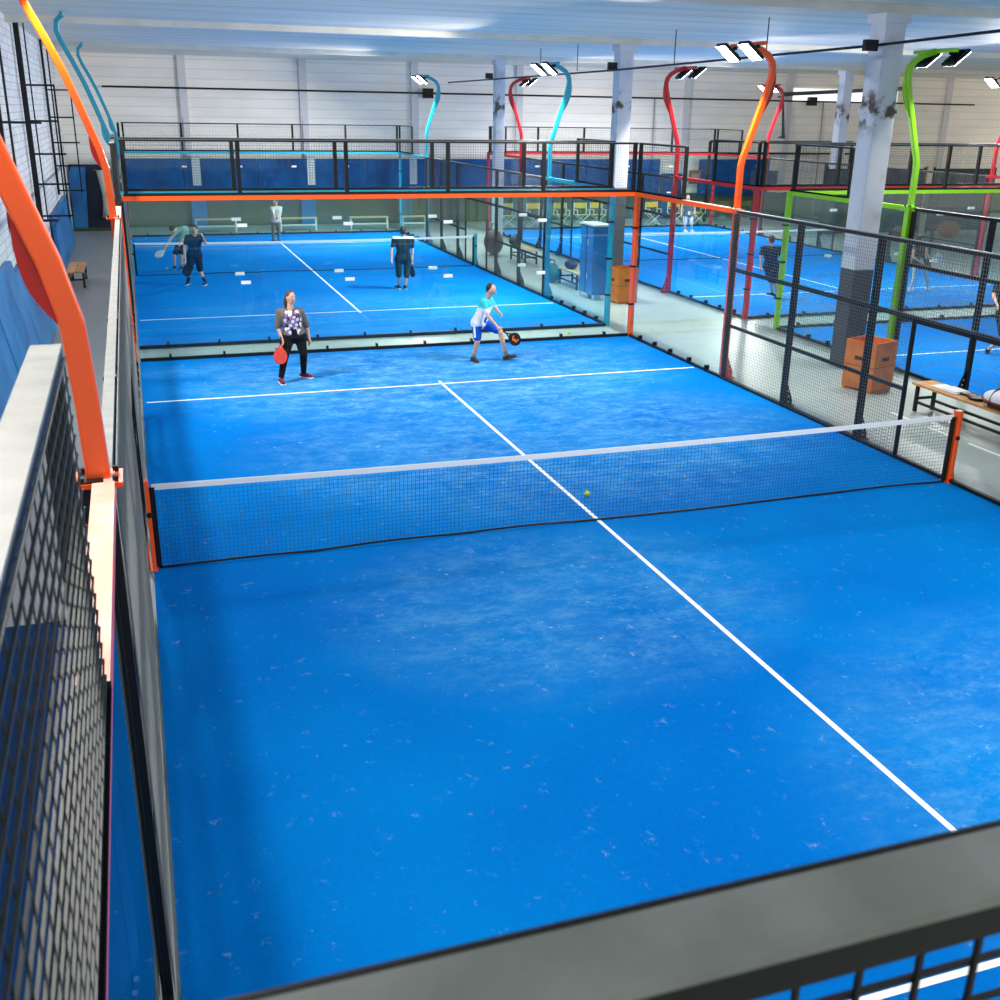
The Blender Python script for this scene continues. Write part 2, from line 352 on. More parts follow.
# pads along the left wall
labs = ['blue leaning pad on the left wall nearest the camera', 'blue leaning pad on the left wall, second along the corridor', 'blue leaning pad on the left wall, third along the corridor', 'blue leaning pad on the left wall, fourth along the corridor',
        'blue leaning pad on the left wall, fifth along the corridor', 'blue pad on the left wall just before the corridor bench', 'tall blue pad on the left wall beyond the corridor bench']
for i, (y0, y1, h) in enumerate(((-9, -5.1, 1.9), (-5, -1.1, 1.9), (-1, 2.9, 1.95), (3, 6.9, 1.85), (7, 10.4, 1.9), (10.5, 14, 1.6), (22.5, 30.5, 1.6))):
    ln = .35 if i < 6 else .12
    o = MB().add([(XL+ln, y0, 0), (XL+ln+.12, y0, 0), (XL+.12, y0, h), (XL+.02, y0, h), (XL+ln, y1, 0), (XL+ln+.12, y1, 0), (XL+.12, y1, h), (XL+.02, y1, h)],
        [(0, 1, 2, 3), (7, 6, 5, 4), (0, 4, 5, 1), (1, 5, 6, 2), (2, 6, 7, 3), (3, 7, 4, 0)]).build('wall_pad', M_PADL, bevel=.02)
    tag(o, labs[i], 'wall pad', 'blue pads along the left wall')
tag(MB().box(XL+.5, -.2, -14, -1.0, -.012, .0).build('added_dark_sheet', mat('added_sheet_dark_blue', (4, 44, 88), .8, spec=.1)), 'dark blue sheet added on the corridor floor to darken the near left mesh gaps', 'mat')  # made-up sheet, added for the dark blue tone through mesh and glass
# black steel ladder frames standing off the left wall
for i, (y, lab) in enumerate(((12.2, 'black steel rung frame on the left wall nearest the camera'), (18.2, 'thick black steel rung frame in the middle of the left wall'), (27.0, 'furthest black steel rung frame on the left wall'))):
    t = thing('rung_frame', (XL, y, 0), lab, 'steel frame', 'rung frames on the left wall')
    MB().box(.05, .17 if i == 1 else .12, -.06, .06, 1.85, 6.85).build('upright', M_BLACK, t)
    MB().box(.22 if i != 1 else .26, .26 if i != 1 else .29, -.03, .03, 1.85, 6.6).build('upright', M_BLACK, t)
    if i: MB().box(.76, .8, -.02, .02, 1.9, 5.0).build('upright', M_BLACK, t)
    for z in ((2.4, 4.2) if i == 0 else (1.95, 2.7, 3.4, 4.15, 4.95)): MB().box(0 if i == 0 else .1, .8 if z > 4 else .88, -.02, .02, z, z+.045).build('rung', M_BLACK, t)
t = thing('alarm_box', at(17, 221, 12) , 'small red alarm box on the left wall', 'alarm'); t.location.x = XL+.02
MB().box(0, .1, -.12, .12, -.18, .18).build('case', M_RED, t); MB().box(.1, .115, -.06, .06, -.06, .06).build('button', M_WHITE, t)

# ------------------------------------------------------------------ courts
CACHE = {}
def cached(key, fn):
    if key not in CACHE: CACHE[key] = fn()
    return CACHE[key]
def wires(L, H, sx=.05, sz=.05, t=.0042, over=.0, tz=None):
    tz = tz or t
    """welded mesh in the local y-z plane: L long in y, H high"""
    def mk():
        mb = MB(); k = int(round(L/sx))
        for i in range(k+1): y = i*L/k; mb.box(-t/2, t/2, y-t/2, y+t/2, -over, H+over)
        k = int(round(H/sz))
        for i in range(k+1): z = i*H/k; mb.box(t/2, t/2+tz, -over, L+over, z-tz/2, z+tz/2)
        return mb.mesh('mesh_panel')
    return cached(('w', round(L, 3), round(H, 3), sx, sz, over, t, tz), mk)
def box_mesh(name, *a):
    return cached((name,)+a, lambda: MB().box(*a).mesh(name))
def put(name, me, mt, parent, loc, label=None):
    """shares the mesh; the material sits on the object slot"""
    o = bpy.data.objects.new(name, me); C.objects.link(o); o.parent = parent; o.location = loc
    if not me.materials: me.materials.append(mt)
    if me.materials[0] != mt: o.material_slots[0].link = 'OBJECT'; o.material_slots[0].material = mt
    if label: o['label'] = label
    return o
def foot_mesh():
    def mk():
        mb = MB()
        # gusset plate with round lightening holes read as small pale discs
        mb.add([(-.012, 0, 0), (-.012, -.13, 0), (-.012, -.13, .1), (-.012, 0, .42), (.012, 0, 0), (.012, -.13, 0), (.012, -.13, .1), (.012, 0, .42)],
               [(0, 1, 2, 3), (7, 6, 5, 4), (0, 4, 5, 1), (1, 5, 6, 2), (2, 6, 7, 3), (3, 7, 4, 0)])
        mb.box(-.07, .07, -.15, .06, 0, .012)
        return mb.mesh('foot_bracket')
    return cached('foot', mk)

def holes(o):
    for y_, z_ in ((-.06, .07), (-.05, .16), (-.035, .25)):
        put('bolt_head', cached('bh', lambda: MB().tube([(-.02, 0, 0), (.02, 0, 0)], .016, 8).mesh('bolt_head')), M_BASE, o, (0, y_, z_), 'pale bolt head')

def end_wall(x0, y, s, paint, lab, sx=.05, skip=False):
    """y = wall plane; s = +1 when the court lies on the -y side"""
    t = thing('glass_end_wall', (x0, y, 0), lab, 'court wall')
    put('base_channel', box_mesh('base_channel', -.05, 10.05, -.03, .03, 0, .06), M_BLACK, t, (0, 0, 0))
    for i in range(5):
        put('glass_panel', box_mesh('glass_panel', .006, 1.994, -.006, .006, .05, 2.94), M_GLASS, t, (2*i, 0, 0))
        if i:
            for z in (1.42, 2.48):
                put('glass_clamp', box_mesh('glass_clamp', -.09, .09, -.02, .02, -.03, .03) if z > .5 else box_mesh('glass_clamp_s', -.03, .03, -.03, .03, -.05, .03), M_WHITE if z > .5 else M_BLACK, t, (2*i, 0, z))
    for i in range(10):
        put('base_clamp', box_mesh('base_clamp', -.02, .02, -.045, .045, 0, .12), M_BLACK, t, (.5+i, 0, 0))
    put('beam', box_mesh('beam', -.1, 10.1, -.045, .045, 2.94, 3.02), paint, t, (0, 0, 0))
    put('lower_rail', box_mesh('lower_rail', -.05, 10.05, -.02, .02, 3.02, 3.07), M_BLACK, t, (0, 0, 0))
    for i in range(6):
        put('upper_post', box_mesh('upper_post', -.035, .035, -.035, .035, 3.02, 3.96), M_BLACK, t, (2*i, 0, 0))
    for i in range(5):
        o = put('mesh_panel', wires(2.0, .93, sx, .05, .005 if s < 0 and y < 0 else .0022, .0), M_BLACK if s < 0 and y < 0 else mat('dark_grey_wire', (44, 48, 50), .5, spec=.3), t, (2*i+2.0, (-.043 if s > 0 or y > 0 else -.0365)*s, 3.065)); o.rotation_euler.z = math.pi/2
    put('top_rail', box_mesh('top_rail', -.05, 10.05, -.033, .033, 3.96, 3.99), M_BLACK, t, (0, 0, 0))
    put('top_rail_face', box_mesh('top_rail_face', -.05, 10.05, -.034, .034, 3.99, 4.0), M_CAP, t, (0, 0, 0), 'grey top face')
    return t

def side_wall(xw, yc, out, paint, lab, parts='full', sx=.05):
    """out = +1 when the outside lies towards +x"""
    t = thing('court_side_fence', (xw, yc, 0), lab, 'court fence')
    put('base_channel', box_mesh('base_channel_s', -.03, .03, -10, 10, 0, .05), M_BLACK, t, (0, 0, 0))
    for v in (-10, -8, 6, 8):
        put('glass_panel', box_mesh('glass_panel_s', -.006, .006, .006, 1.994, .05, 2.94), M_GLASS, t, (0, v, 0))
    for v in (-9.5, -8.8, -8.1, -7.3, -6.6, 6.6, 7.3, 8.1, 8.8, 9.5):
        put('base_clamp', box_mesh('base_clamp_s', -.045, .045, -.02, .02, 0, .12), M_BLACK, t, (0, v, 0))
    for v in (-10, 6):
        put('beam', box_mesh('beam_s', -.045, .045, -.05, 4.05, 2.94, 3.02), paint, t, (0, v, 0))
    for v in (-10, 6):
        put('beam_top_face', box_mesh('beam_top', -.046, .046, -.05, 4.05, 3.02, 3.024), M_PEACH if paint is M_ORANGE else paint, t, (0, v, 0), 'orange top face painted pale with lamp glare' if paint is M_ORANGE else None)
    for v in (-10.05, 10.05):
        put('corner_post', box_mesh('corner_post', -.05, .05, -.05, .05, 0, 3.02), paint, t, (0.02*out, v, 0))
        for z in (.7, 1.5, 2.3): put('clamp', box_mesh('cclamp', -.08, .03, -.06, .06, -.02, .02), M_BLACK, t, (0.02*out, v, z))
    for v in (-6.05, 6.05):
        put('lamp_post_base', box_mesh('lamp_post_base', -.05, .05, -.06, .06, 0, 3.03), M_BLACK if (out < 0 and yc == 0 and xw < 1 and v < 0) else paint, t, (.05*out, v+(.03 if v > 0 else -.03), 0))
        o = put('foot_bracket', foot_mesh(), M_BLACK if (out < 0 and yc == 0 and xw < 1 and v < 0) else paint, t, (.1*out, v, 0)); o.rotation_euler.z = out*math.pi/2; holes(o)
        put('mesh_post', box_mesh('mesh_post_slim', -.035, .035, -.03, .03, 0, 3.0), M_BLACK, t, (0, v-.07*(1 if v > 0 else -1), 0))
    for v in (-8, -10, 8, 10):
        put('upper_post', box_mesh('upper_post_s', -.03, .03, -.03, .03, 3.02, 3.96), M_BLACK, t, (0, v+(-.03 if abs(v) == 10 and v > 0 else .03 if abs(v) == 10 else 0), 0))
    for v in (-10, 8):
        put('lower_rail', box_mesh('low_rail_s', -.052, .052, -.02, 2.02, 3.024, 3.05), mat('matte_black_rail', (12, 16, 20), .95, spec=.03), t, (0, v, 0))
        put('mesh_panel', wires(2.0, .94, .1, .05, .003, 0, .003 if yc else .0052), mat('grey_green_wire', (46, 53, 50), .5), t, (-.038*out, v, 3.03))
        put('top_rail', box_mesh('top_rail_s', -.035, .035, -.02, 2.02, 3.96, 3.99), M_BLACK, t, (0, v, 0))
        put('top_rail_face', box_mesh('top_rail_face_s', -.036, .036, -.02, 2.02, 3.99, 4.0), M_CAP, t, (0, v, 0), 'grey top face')
    for v in (-4, -2, 2, 4):
        put('mesh_post', box_mesh('mesh_post', -.04, .04, -.04, .04, 0, 3.0), M_BLACK, t, (0, v, 0))
        o = put('foot_bracket', foot_mesh(), M_BLACK, t, (.04*out, v, 0)); o.rotation_euler.z = out*math.pi/2; holes(o)
    for v in (-1.1, 1.1):
        put('gate_post', box_mesh('gate_post', -.022, .022, -.022, .022, 0, 2.0), M_BLACK, t, (0, v, 0))
    put('top_rail', box_mesh('side_top', -.03, .03, -6, 6, 2.95, 3.0), M_BLACK, t, (0, 0, 0))
    put('top_rail_face', box_mesh('side_top_face', -.031, .031, -6, 6, 3.0, 3.008), M_CAP, t, (0, 0, 0), 'grey top face')
    put('middle_rail', box_mesh('side_mid', -.025, .025, -6, 6, 1.96, 2.02), M_BLACK, t, (0, 0, 0))
    for v in (-6, 1.1):
        put('lower_rail', box_mesh('side_low', -.022, .022, 0, 4.9, .97, 1.02), M_BLACK, t, (0, v, 0))
    for (a, b) in ((-6, -4), (-4, -2), (2, 4), (4, 6)):
        put('mesh_panel', wires(2.0, 2.96, sx, .05, .0035), M_WIRE, t, (-.045*out, a, .04))
    put('mesh_panel', wires(4.0, 1.0, sx, .05, .0035), M_WIRE, t, (-.045*out, -2, 2.0))
    for a in (-2, 1.1): put('mesh_panel', wires(.9, 1.96, sx, .05, .0035), M_WIRE, t, (-.045*out, a, .04))
    return t

def net(x0, yc, paint, lab):
    t = thing('padel_net', (x0, yc, 0), lab, 'net')
    def H(x): u = x/10.0; return .92-.04*4*u*(1-u)
    def Zb(x): return .012+.02*abs(math.sin(x*1.9))*(.5+.5*math.sin(x*.7))
    def dy(x): return -.02*math.sin(x*1.3)
    mb = MB(); N = 220; r = .0012
    for i in range(N+1):
        x = 10*i/N; mb.add([(x-r, 0, H(x)), (x+r, 0, H(x)), (x+r, dy(x), Zb(x)), (x-r, dy(x), Zb(x)), (x-r, r, H(x)), (x+r, r, H(x)), (x+r, dy(x)+r, Zb(x)), (x-r, dy(x)+r, Zb(x))],
             [(0, 1, 2, 3), (7, 6, 5, 4), (1, 5, 6, 2), (4, 0, 3, 7)])
    for j in range(1, 19):
        f = j/19
        for i in range(20):
            xa, xb = i*.5, i*.5+.5
            pa = (xa, dy(xa)*(1-f), Zb(xa)+(H(xa)-Zb(xa))*f); pb = (xb, dy(xb)*(1-f), Zb(xb)+(H(xb)-Zb(xb))*f)
            mb.bar(pa, pb, r*2, r*2)
    mb.build('netting', mat('net_cord', (14, 34, 66), .8), t)
    mb = MB()
    for i in range(20):
        a, b = i*.5, i*.5+.5; mb.bar((a, 0, H(a)-.02), (b, 0, H(b)-.02), .014, .06)
    mb.build('top_tape', M_LINE, t, label='white top tape')
    mb = MB().tube([(i*.2, dy(i*.2)-.005, Zb(i*.2)) for i in range(51)], .012, 6); mb.build('bottom_cord', M_BLACK, t, smooth=True)
    MB().box(-.03, .03, -.01, .01, .02, .9).build('side_band', M_BLACK, t); MB().box(9.97, 10.03, -.01, .01, .02, .9).build('side_band', M_BLACK, t)
    for x, s in ((-.045, -1), (10.07, 1)):
        p = MB().box(x-.04 if s > 0 else x-.02, x+.04 if s > 0 else x+.02, -.05, .05, 0, .98).build('net_post', paint, t, bevel=.008)
        MB().box(x-.06 if s > 0 else x-.03, x+.1 if s > 0 else x+.03, -.08, .08, 0, .015).add([(x+.04*s, -.01, 0), (x+.11*s, -.01, 0), (x+.04*s, -.01, .3), (x+.04*s, .01, 0), (x+.11*s, .01, 0), (x+.04*s, .01, .3)], [(0, 1, 2), (5, 4, 3), (1, 4, 5, 2), (0, 3, 4, 1)]).build('foot_plate', paint, p)
        MB().tube([(x, -.07, .62), (x, -.05, .62)], .03, 8).build('tension_knob', M_BLACK, p)
    return t

def turf(x0, yc, mt, NS=0):
    o = MB().box(-5.06, 5.06, -10.06, 10.06, -.012, 0).build('court_turf', mt, loc=(x0+5, yc, 0)); o['kind'] = 'structure'
    for a in ((-5, 5, 6.925, 6.975), (-5, 5, -6.975-NS, -6.925-NS), (-.025, .025, -7.15, 7.15)):
        MB().box(*a, .0, .003).build('court_line', M_LINE, o)
    return o

def pole(x, y, out, paint, lab, tall=False, heads=True, watts=1.0):
    """out = sign of the outward direction in x; foot stands on the fence at z = 3"""
    t = thing('floodlight_pole', (x, y, 3.0), lab, 'floodlight pole')
    if tall: pr = [(0, 0), (.01, .35), (.03, .7), (.09, .95), (.16, 1.15), (.28, 1.5), (.46, 2.0), (.65, 2.43), (.82, 2.78), (.9, 3.0), (.88, 3.2), (.75, 3.32)]
    else: pr = [(0, 0), (0, .4), (0, .74), (.03, .88), (.09, 1.05), (.25, 1.55), (.38, 1.95), (.44, 2.18), (.45, 2.3), (.42, 2.4), (.34, 2.5), (.2, 2.58), (.02, 2.64), (-.06, 2.66)]
    pts = [(out*a, 0, b) for a, b in pr]
    tube = MB().ribbon(pts, .085, .1).build('tube', paint, t, bevel=.012)
    MB().box(-.1, .1, -.1, .1, 0, .02).build('foot_plate', paint, t)
    for a in (-.07, .07):
        for b in (-.07, .07): MB().box(a-.012, a+.012, b-.012, b+.012, .02, .045).build('bolt', M_BLACK, t)
    # lens-shaped gusset on the outer side of the kink
    base = [Vector((out*a, 0, b)) for a, b in pr]
    if tall: seg = [2, 3, 4]
    else: seg = [5, 6, 7, 8, 9]
    inner = [base[i] for i in seg]; a0, a1 = inner[0], inner[-1]; outer = []
    for i in range(9):
        u = i/8; p = a0.lerp(a1, u); outer.append(p+Vector((out*(.045 if tall else .12)*math.sin(math.pi*u)+out*.055, 0, 0 if not tall else -.04*math.sin(math.pi*u))))
    poly = outer+[p for p in reversed(inner)]
    k_ = len(poly); vs = [p+Vector((0, -.018, 0)) for p in poly]+[p+Vector((0, .018, 0)) for p in poly]
    MB().add(vs, [tuple(range(k_))[::-1], tuple(range(k_, 2*k_))]+[(i, (i+1) % k_, k_+(i+1) % k_, k_+i) for i in range(k_)]).build('gusset', {'orange_paint': M_DKRED}.get(paint.name, paint), t)
    tip = Vector(pts[-1])
    MB().box(tip.x-.03, tip.x+.03, -.55, .55, tip.z-.03, tip.z+.03).build('crossbar', paint, t)
    if heads:
        for yy in (-.36, .36):
            hx = tip.x-out*.16; hz = tip.z-.12
            R = Matrix.Rotation(-out*math.radians(-38), 3, 'Y')
            def rb(b, dz0, dz1, g=0.0):
                mb = MB().box(-b, b, -b*.8, b*.8, dz0, dz1); mb.v = [tuple(R @ Vector(v)+Vector((hx, yy, hz))) for v in mb.v]; return mb
            f = rb(.2, -.02, .04).build('floodlight', M_BLACK, t, bevel=.01)
            rb(.185, -.026, -.021).build('lens', mat('lit_lens', (255, 255, 255), .2, emit=30), f)
            mb = MB()
            for q in range(6): mb.box(-.14+q*.05, -.13+q*.05, -.12, .12, .04, .07)
            mb.v = [tuple(R @ Vector(v)+Vector((hx, yy, hz))) for v in mb.v]; mb.build('cooling_fins', M_BLACK, f)
            MB().bar((tip.x, yy, tip.z-.03), (hx, yy, hz+.02), .02, .06).build('bracket', M_BLACK, f)
        ld = bpy.data.lights.new('floodlight_glow', 'AREA'); ld.shape = 'RECTANGLE'; ld.size = .3; ld.size_y = 1.1; ld.energy = LAMP_W*watts; ld.color = (1, .96, .88); ld.spread = math.radians(165)
        lo = bpy.data.objects.new('floodlight_glow', ld); C.objects.link(lo); lo.parent = t
        lo.location = (tip.x-out*.2, 0, tip.z-.19)
        lo.rotation_euler = (0, out*math.radians(38), 0)
        lo['kind'] = 'light'
    return t

# orange court (ours)
turf(0, 0, T_A, .2)
end_wall(0, 10.08, 1, M_ORANGE, 'glass end wall with orange beam between the orange and turquoise courts, in front of the turquoise one', .05)
end_wall(0, -10.25, -1, M_ORANGE, 'grey topped black mesh end wall closest to the camera across the bottom of the view', .0625)
side_wall(-.135, 0, -1, M_ORANGE, 'left side fence of the nearest court, seen almost edge-on')
side_wall(10.08, 0, 1, M_ORANGE, 'right side fence of the nearest court with black mesh bays and open gate')
net(0, 0, M_ORANGE, 'nearest padel net, between short orange posts')
pole(-.155, -6.05, -1, M_ORANGE, 'large orange curved floodlight pole nearest the camera at the left edge', tall=True, watts=.45)
pole(-.19, 6.08, -1, M_ORANGE, 'orange curved floodlight pole at the far left of the nearest court', tall=True)
pole(10.12, 6.08, 1, M_ORANGE, 'orange curved floodlight pole on the right fence of the nearest court')
pole(10.12, -6.08, 1, M_ORANGE, 'orange floodlight pole on the near half of the right fence, outside the view')
# turquoise court
YB = 21.35
turf(0, YB, T_B)
end_wall(0, YB-10.08, -1, M_TURQ, 'glass end wall with turquoise beam just behind the orange beam', .05)
end_wall(0, YB+10.08, 1, M_TURQ, 'far glass end wall of the turquoise court before the blue pads', .1)
side_wall(-.15, YB, -1, M_TURQ, 'left side fence of the turquoise court beside the corridor', sx=.1)
side_wall(10.08, YB, 1, M_TURQ, 'right side fence of the turquoise court with turquoise corner post', sx=.1)
net(0, YB, M_TURQ, 'padel net of the turquoise court behind the glass')
pole(-.19, YB-6.08, -1, M_TURQ, 'turquoise curved floodlight pole at the left, the nearer one', tall=True, heads=False)
pole(-.19, YB+6.08, -1, M_TURQ, 'turquoise curved floodlight pole at the left, the further one', tall=True, heads=False)
pole(10.12, YB-6.08, 1, M_TURQ, 'turquoise curved floodlight pole right of centre, larger in view', watts=1.7)
pole(10.12, YB+6.08, 1, M_TURQ, 'small distant turquoise floodlight pole left of the furthest pillar', watts=1.9)
# green court
XG = 13.8
turf(XG, -.1, T_B)
end_wall(XG, 9.98, 1, M_GREEN, 'glass end wall with lime green beam behind the big pillar', .05)
side_wall(XG-.08, -.1, -1, M_GREEN, 'left side fence of the green court behind the wooden bench')
pole(XG-.13, 5.95, -1, M_GREEN, 'lime green curved floodlight pole at the right')
# red court
turf(XG, YB, T_B)
end_wall(XG, YB-10.08, -1, M_RED, 'glass end wall with red beam behind the lime green corner', .05)
end_wall(XG, YB+10.08, 1, M_RED, 'far glass end wall of the red court before the director chairs', .1)
side_wall(XG-.08, YB, -1, M_RED, 'left side fence of the red court with red corner post', sx=.1)
side_wall(XG+10.08, YB, 1, M_RED, 'furthest right side fence, along the red court', sx=.1)
net(XG, YB, M_RED, 'padel net of the red court')
pole(XG-.13, YB-6.08, -1, M_RED, 'red curved floodlight pole with dark lamp backs right of centre', watts=1.3)
pole(XG-.13, YB+6.08, -1, M_RED, 'small distant red floodlight pole near the furthest pillar', watts=1.6)
pole(XG+10.13, YB-6.08, 1, M_RED, 'red floodlight pole at the right edge of the view')
pole(XG+10.13, YB+6.08, 1, M_RED, 'distant red floodlight pole behind the orange one', watts=1.6)

# ------------------------------------------------------------------ furniture
def bench(x, y, lx, ly, rz, lab, wood=M_WOOD, leg=M_BLACK, h=.45, group=None):
    t = thing('bench', (x, y, 0), lab, 'bench', group, rz)
    for k_ in (-1, 1): MB().box(-lx/2 if k_ < 0 else .008, -.008 if k_ < 0 else lx/2, -ly/2, ly/2, h-.04, h).build('seat_plank', wood, t, bevel=.004)
    for a in (-1, 1):
        for b in (-1, 1):
            px_, py_ = a*(lx/2-.035), b*(ly/2-.12); MB().box(px_-.025, px_+.025, py_-.025, py_+.025, 0, h-.04).build('leg', leg, t)
        MB().box(a*(lx/2-.035)-.02, a*(lx/2-.035)+.02, -ly/2+.14, ly/2-.14, .14, .18).build('stretcher', leg, t)
    for b in (-1, 1): MB().box(-lx/2+.05, lx/2-.05, b*(ly/2-.12)-.02, b*(ly/2-.12)+.02, .2, .24).build('stretcher', leg, t)
    return t
bench(12.22, 2.1, .42, 2.3, 0, 'wooden bench with black legs and sports gear beside the orange net post', h=.47)
bench(-1.5, 20.3, .42, 1.9, 0, 'small wooden bench in the left corridor')
bench(11.55, 16.8, .45, 1.5, 0, 'pale topped bench with sports bag outside the turquoise fence', wood=M_PALEWOOD)
bench(11.9, 22.0, .45, 1.6, 0, 'pale topped bench further along the turquoise fence', wood=M_PALEWOOD)
for i, (a, b, l) in enumerate(((195, 237, 'left of the far wall player'), (280, 317, 'right of the far wall player'), (350, 388, 'left of the player in black'), (402, 426, 'right of the player in black'))):
    pa, pb = at(a, 225, 32.6), at(b, 225, 32.6)
    bench((pa.x+pb.x)/2, 32.6, pb.x-pa.x, .4, 0, 'pale wooden bench at the far end wall, '+l, wood=M_PALEWOOD, leg=M_WHITE, group='pale benches along the far wall', h=.5)
# gear on the near bench
def racket(lab, face, rim, M4, name='padel_racket', logo=None):
    """local: handle along -z, face disc in the x-z plane centred at z=.2"""
    t = thing(name, (0, 0, 0), lab, 'racket'); t.matrix_world = M4
    ring = MB(); N = 24
    def out(k_, r=1.0): a = 2*math.pi*k_/N; return (.125*r*math.cos(a)*(1-.18*max(0, -math.sin(a))), .145*r*math.sin(a)+.2)
    vs = []; fs = []
    for yy in (-.018, .018):
        vs += [(out(k_)[0], yy, out(k_)[1]) for k_ in range(N)]
    fs = [tuple(range(N)), tuple(range(2*N-1, N-1, -1))]+[(k_, (k_+1) % N, N+(k_+1) % N, N+k_)[::-1] for k_ in range(N)]
    MB().add(vs, fs).build('frame', rim, t, bevel=.005)
    for yy in (-1, 1):
        v2 = [(out(k_, .86)[0], yy*.0185, out(k_, .86)[1]) for k_ in range(N)]+[(out(k_, .86)[0], yy*.0205, out(k_, .86)[1]) for k_ in range(N)]
        MB().add(v2, fs).build('hitting_face', face, t)
    hm = MB()
    for ix in range(-2, 3):
        for iz in range(-2, 3): hm.tube([(ix*.032, -.0215, .2+iz*.032), (ix*.032, .0215, .2+iz*.032)], .005, 6)
    hm.build('holes', M_BLACK, t)
    MB().bar((-.04, 0, .075), (0, 0, -.02), .02, .02, (0, 1, 0)).bar((.04, 0, .075), (0, 0, -.02), .02, .02, (0, 1, 0)).build('throat', rim, t)
    MB().tube([(0, 0, 0), (0, 0, -.13)], .016, 10).build('grip', M_BLACK, t, smooth=True)
    if logo:
        mb = MB(); p = [(-.065, .235), (-.045, .16), (-.018, .16), (0, .205), (.018, .16), (.045, .16), (.065, .235)]
        for yy in (-.0225, .0225):
            for a, b in zip(p[:-1], p[1:]): mb.bar((a[1]-.2, yy, .2+a[0]), (b[1]-.2, yy, .2+b[0]), .022, .003, (0, 1, 0))
        mb.build('letter_mark', logo, t, label='orange letter W mark')
    return t
def M4(loc, zdir, ydir):
    z = Vector(zdir).normalized(); y = Vector(ydir); y = (y-z*y.dot(z)).normalized(); x = y.cross(z)
    m_ = Matrix((x, y, z)).transposed().to_4x4(); m_.translation = Vector(loc); return m_
tw = MB().box(-.15, .15, -.3, .3, 0, .02).box(-.13, .14, -.26, .1, .02, .035).build('towel', M_WHITE, loc=(12.25, 2.62, .47), bevel=.008); tag(tw, 'folded white towel on the near end of the wooden bench', 'towel')
racket('dark padel racket lying on the wooden bench beside the towel', mat('racket_grey', (70, 74, 82), .4), M_BLACK, M4((12.2, 2.2, .4925), (.1, -1, 0), (0, 0, 1)))
t = thing('racket_bag', (12.2, 1.45, .47), 'white and black racket bag with red piping on the wooden bench', 'bag')
mb = MB(); mb.ell((0, 0, .13), (.19, .36, .14), 16, 10); mb.v = [(x, y, max(z, .0)) for x, y, z in mb.v]; mb.build('body', mat('bag_white', (226, 226, 230), .5), t, smooth=True)
mb = MB(); mb.ell((0, 0, .08), (.2, .375, .085), 16, 8); mb.v = [(x, y, max(z, .0)) for x, y, z in mb.v]; mb.build('lower_panel', mat('bag_black', (30, 26, 30), .5), t, smooth=True)
MB().tube([(.2*math.cos(a)*1.0, .375*math.sin(a), .1) for a in [i*2*math.pi/24 for i in range(25)]], .007, 6).build('piping', M_DKRED, t)
for y in (-.15, .12):
    MB().tube([(.2*math.cos(a), y+.05*math.cos(a), .03+.245*math.sin(a)) for a in [i*math.pi/12 for i in range(13)]], .014, 6).build('strap', M_BLACK, t)
t = thing('drink_bottle', (12.35, 1.3, 0), 'white bottle with red cap on the floor under the bench', 'bottle')
MB().tube([(0, 0, 0), (0, 0, .17), (0, 0, .2)], [.038, .038, .02], 12).build('body', M_WHITE, t, smooth=True); MB().tube([(0, 0, .2), (0, 0, .235)], .022, 12).build('cap', M_RED, t)
# plywood ball boxes
def crate(x, y, rz, s, h, lab):
    t = thing('plywood_box', (x, y, -.012), lab, 'box', None, rz)
    for i, a in enumerate(((-s, s, -s, -s+.02), (-s, s, s-.02, s), (-s, -s+.02, -s+.02, s-.02), (s-.02, s, -s+.02, s-.02))):
        p = MB().box(*a, .04, h).build('side_panel', M_PLY, t)
    MB().box(-s+.02, s-.02, -s+.02, s-.02, h-.16, h-.14).build('lid_panel', mat('box_inner', (214, 128, 60), .5), t)
    for a in (-1, 1): MB().box(-s, s, a*(s-.05)-.03, a*(s-.05)+.03, 0, .04).build('runner', M_PLY, t)
    MB().box(-s-.004, -s, -.1, .1, h*.62, h*.7).build('hand_slot', mat('slot_dark', (70, 36, 14), .7), t, label='dark hand slot')
    MB().box(-.1, .1, -s-.004, -s, h*.62, h*.7).build('hand_slot', mat('slot_dark', (70, 36, 14), .7), t, label='dark hand slot')
    for z in (.5,): MB().box(-s-.003, s+.003, -s-.003, s+.003, h*z, h*z+.012).build('seam_strip', mat('slot_seam', (120, 62, 20), .6), t)
    return t
crate(12.27, 4.72, math.radians(18), .31, .88, 'orange plywood box at the foot of the big pillar')
crate(11.82, 14.25, math.radians(5), .29, .88, 'orange plywood box behind the orange corner post')
# blue lockers
for i, (px_, l) in enumerate(((588, 'left'), (598, 'right'))):
    g = gnd(px_+3, 297)
    t = thing('locker', (11.35, 15.25-.46*i, 0), 'tall blue locker beside the turquoise corner post, %s of the pair' % l, 'locker')
    MB().box(-.22, .22, -.2, .2, .12, 1.85).build('body', M_PADL, t, bevel=.01)
    for z in (.15, 1.0): d = MB().box(-.235, -.22, -.18, .18, z, z+.82).build('door', mat('locker_door', (30, 120, 190), .4), t); MB().box(-.25, -.235, .12, .15, z+.35, z+.5).build('handle', M_WHITE, d)
    MB().box(-.25, .25, -.26, .26, 1.85, 1.89).build('top', M_WHITE, t)
    for a in (-.19, .19):
        for b in (-.2, .2): MB().box(a-.02, a+.02, b-.02, b+.02, 0, .12).build('leg', M_WHITE, t)
def bag(x, y, z, sx_, sy, sz, rgb, lab):
    t = thing('sports_bag', (x, y, z), lab, 'bag')
    mb = MB(); mb.ell((0, 0, sz), (sx_, sy, sz), 14, 10); mb.build('body', mat('bag_%d_%d_%d' % rgb, rgb, .6), t, smooth=True)
    MB().tube([(0, -sy*.6, sz*1.6), (0, -sy*.3, sz*2.4), (0, sy*.3, sz*2.4), (0, sy*.6, sz*1.6)], .015, 6).build('handle', M_BLACK, t)
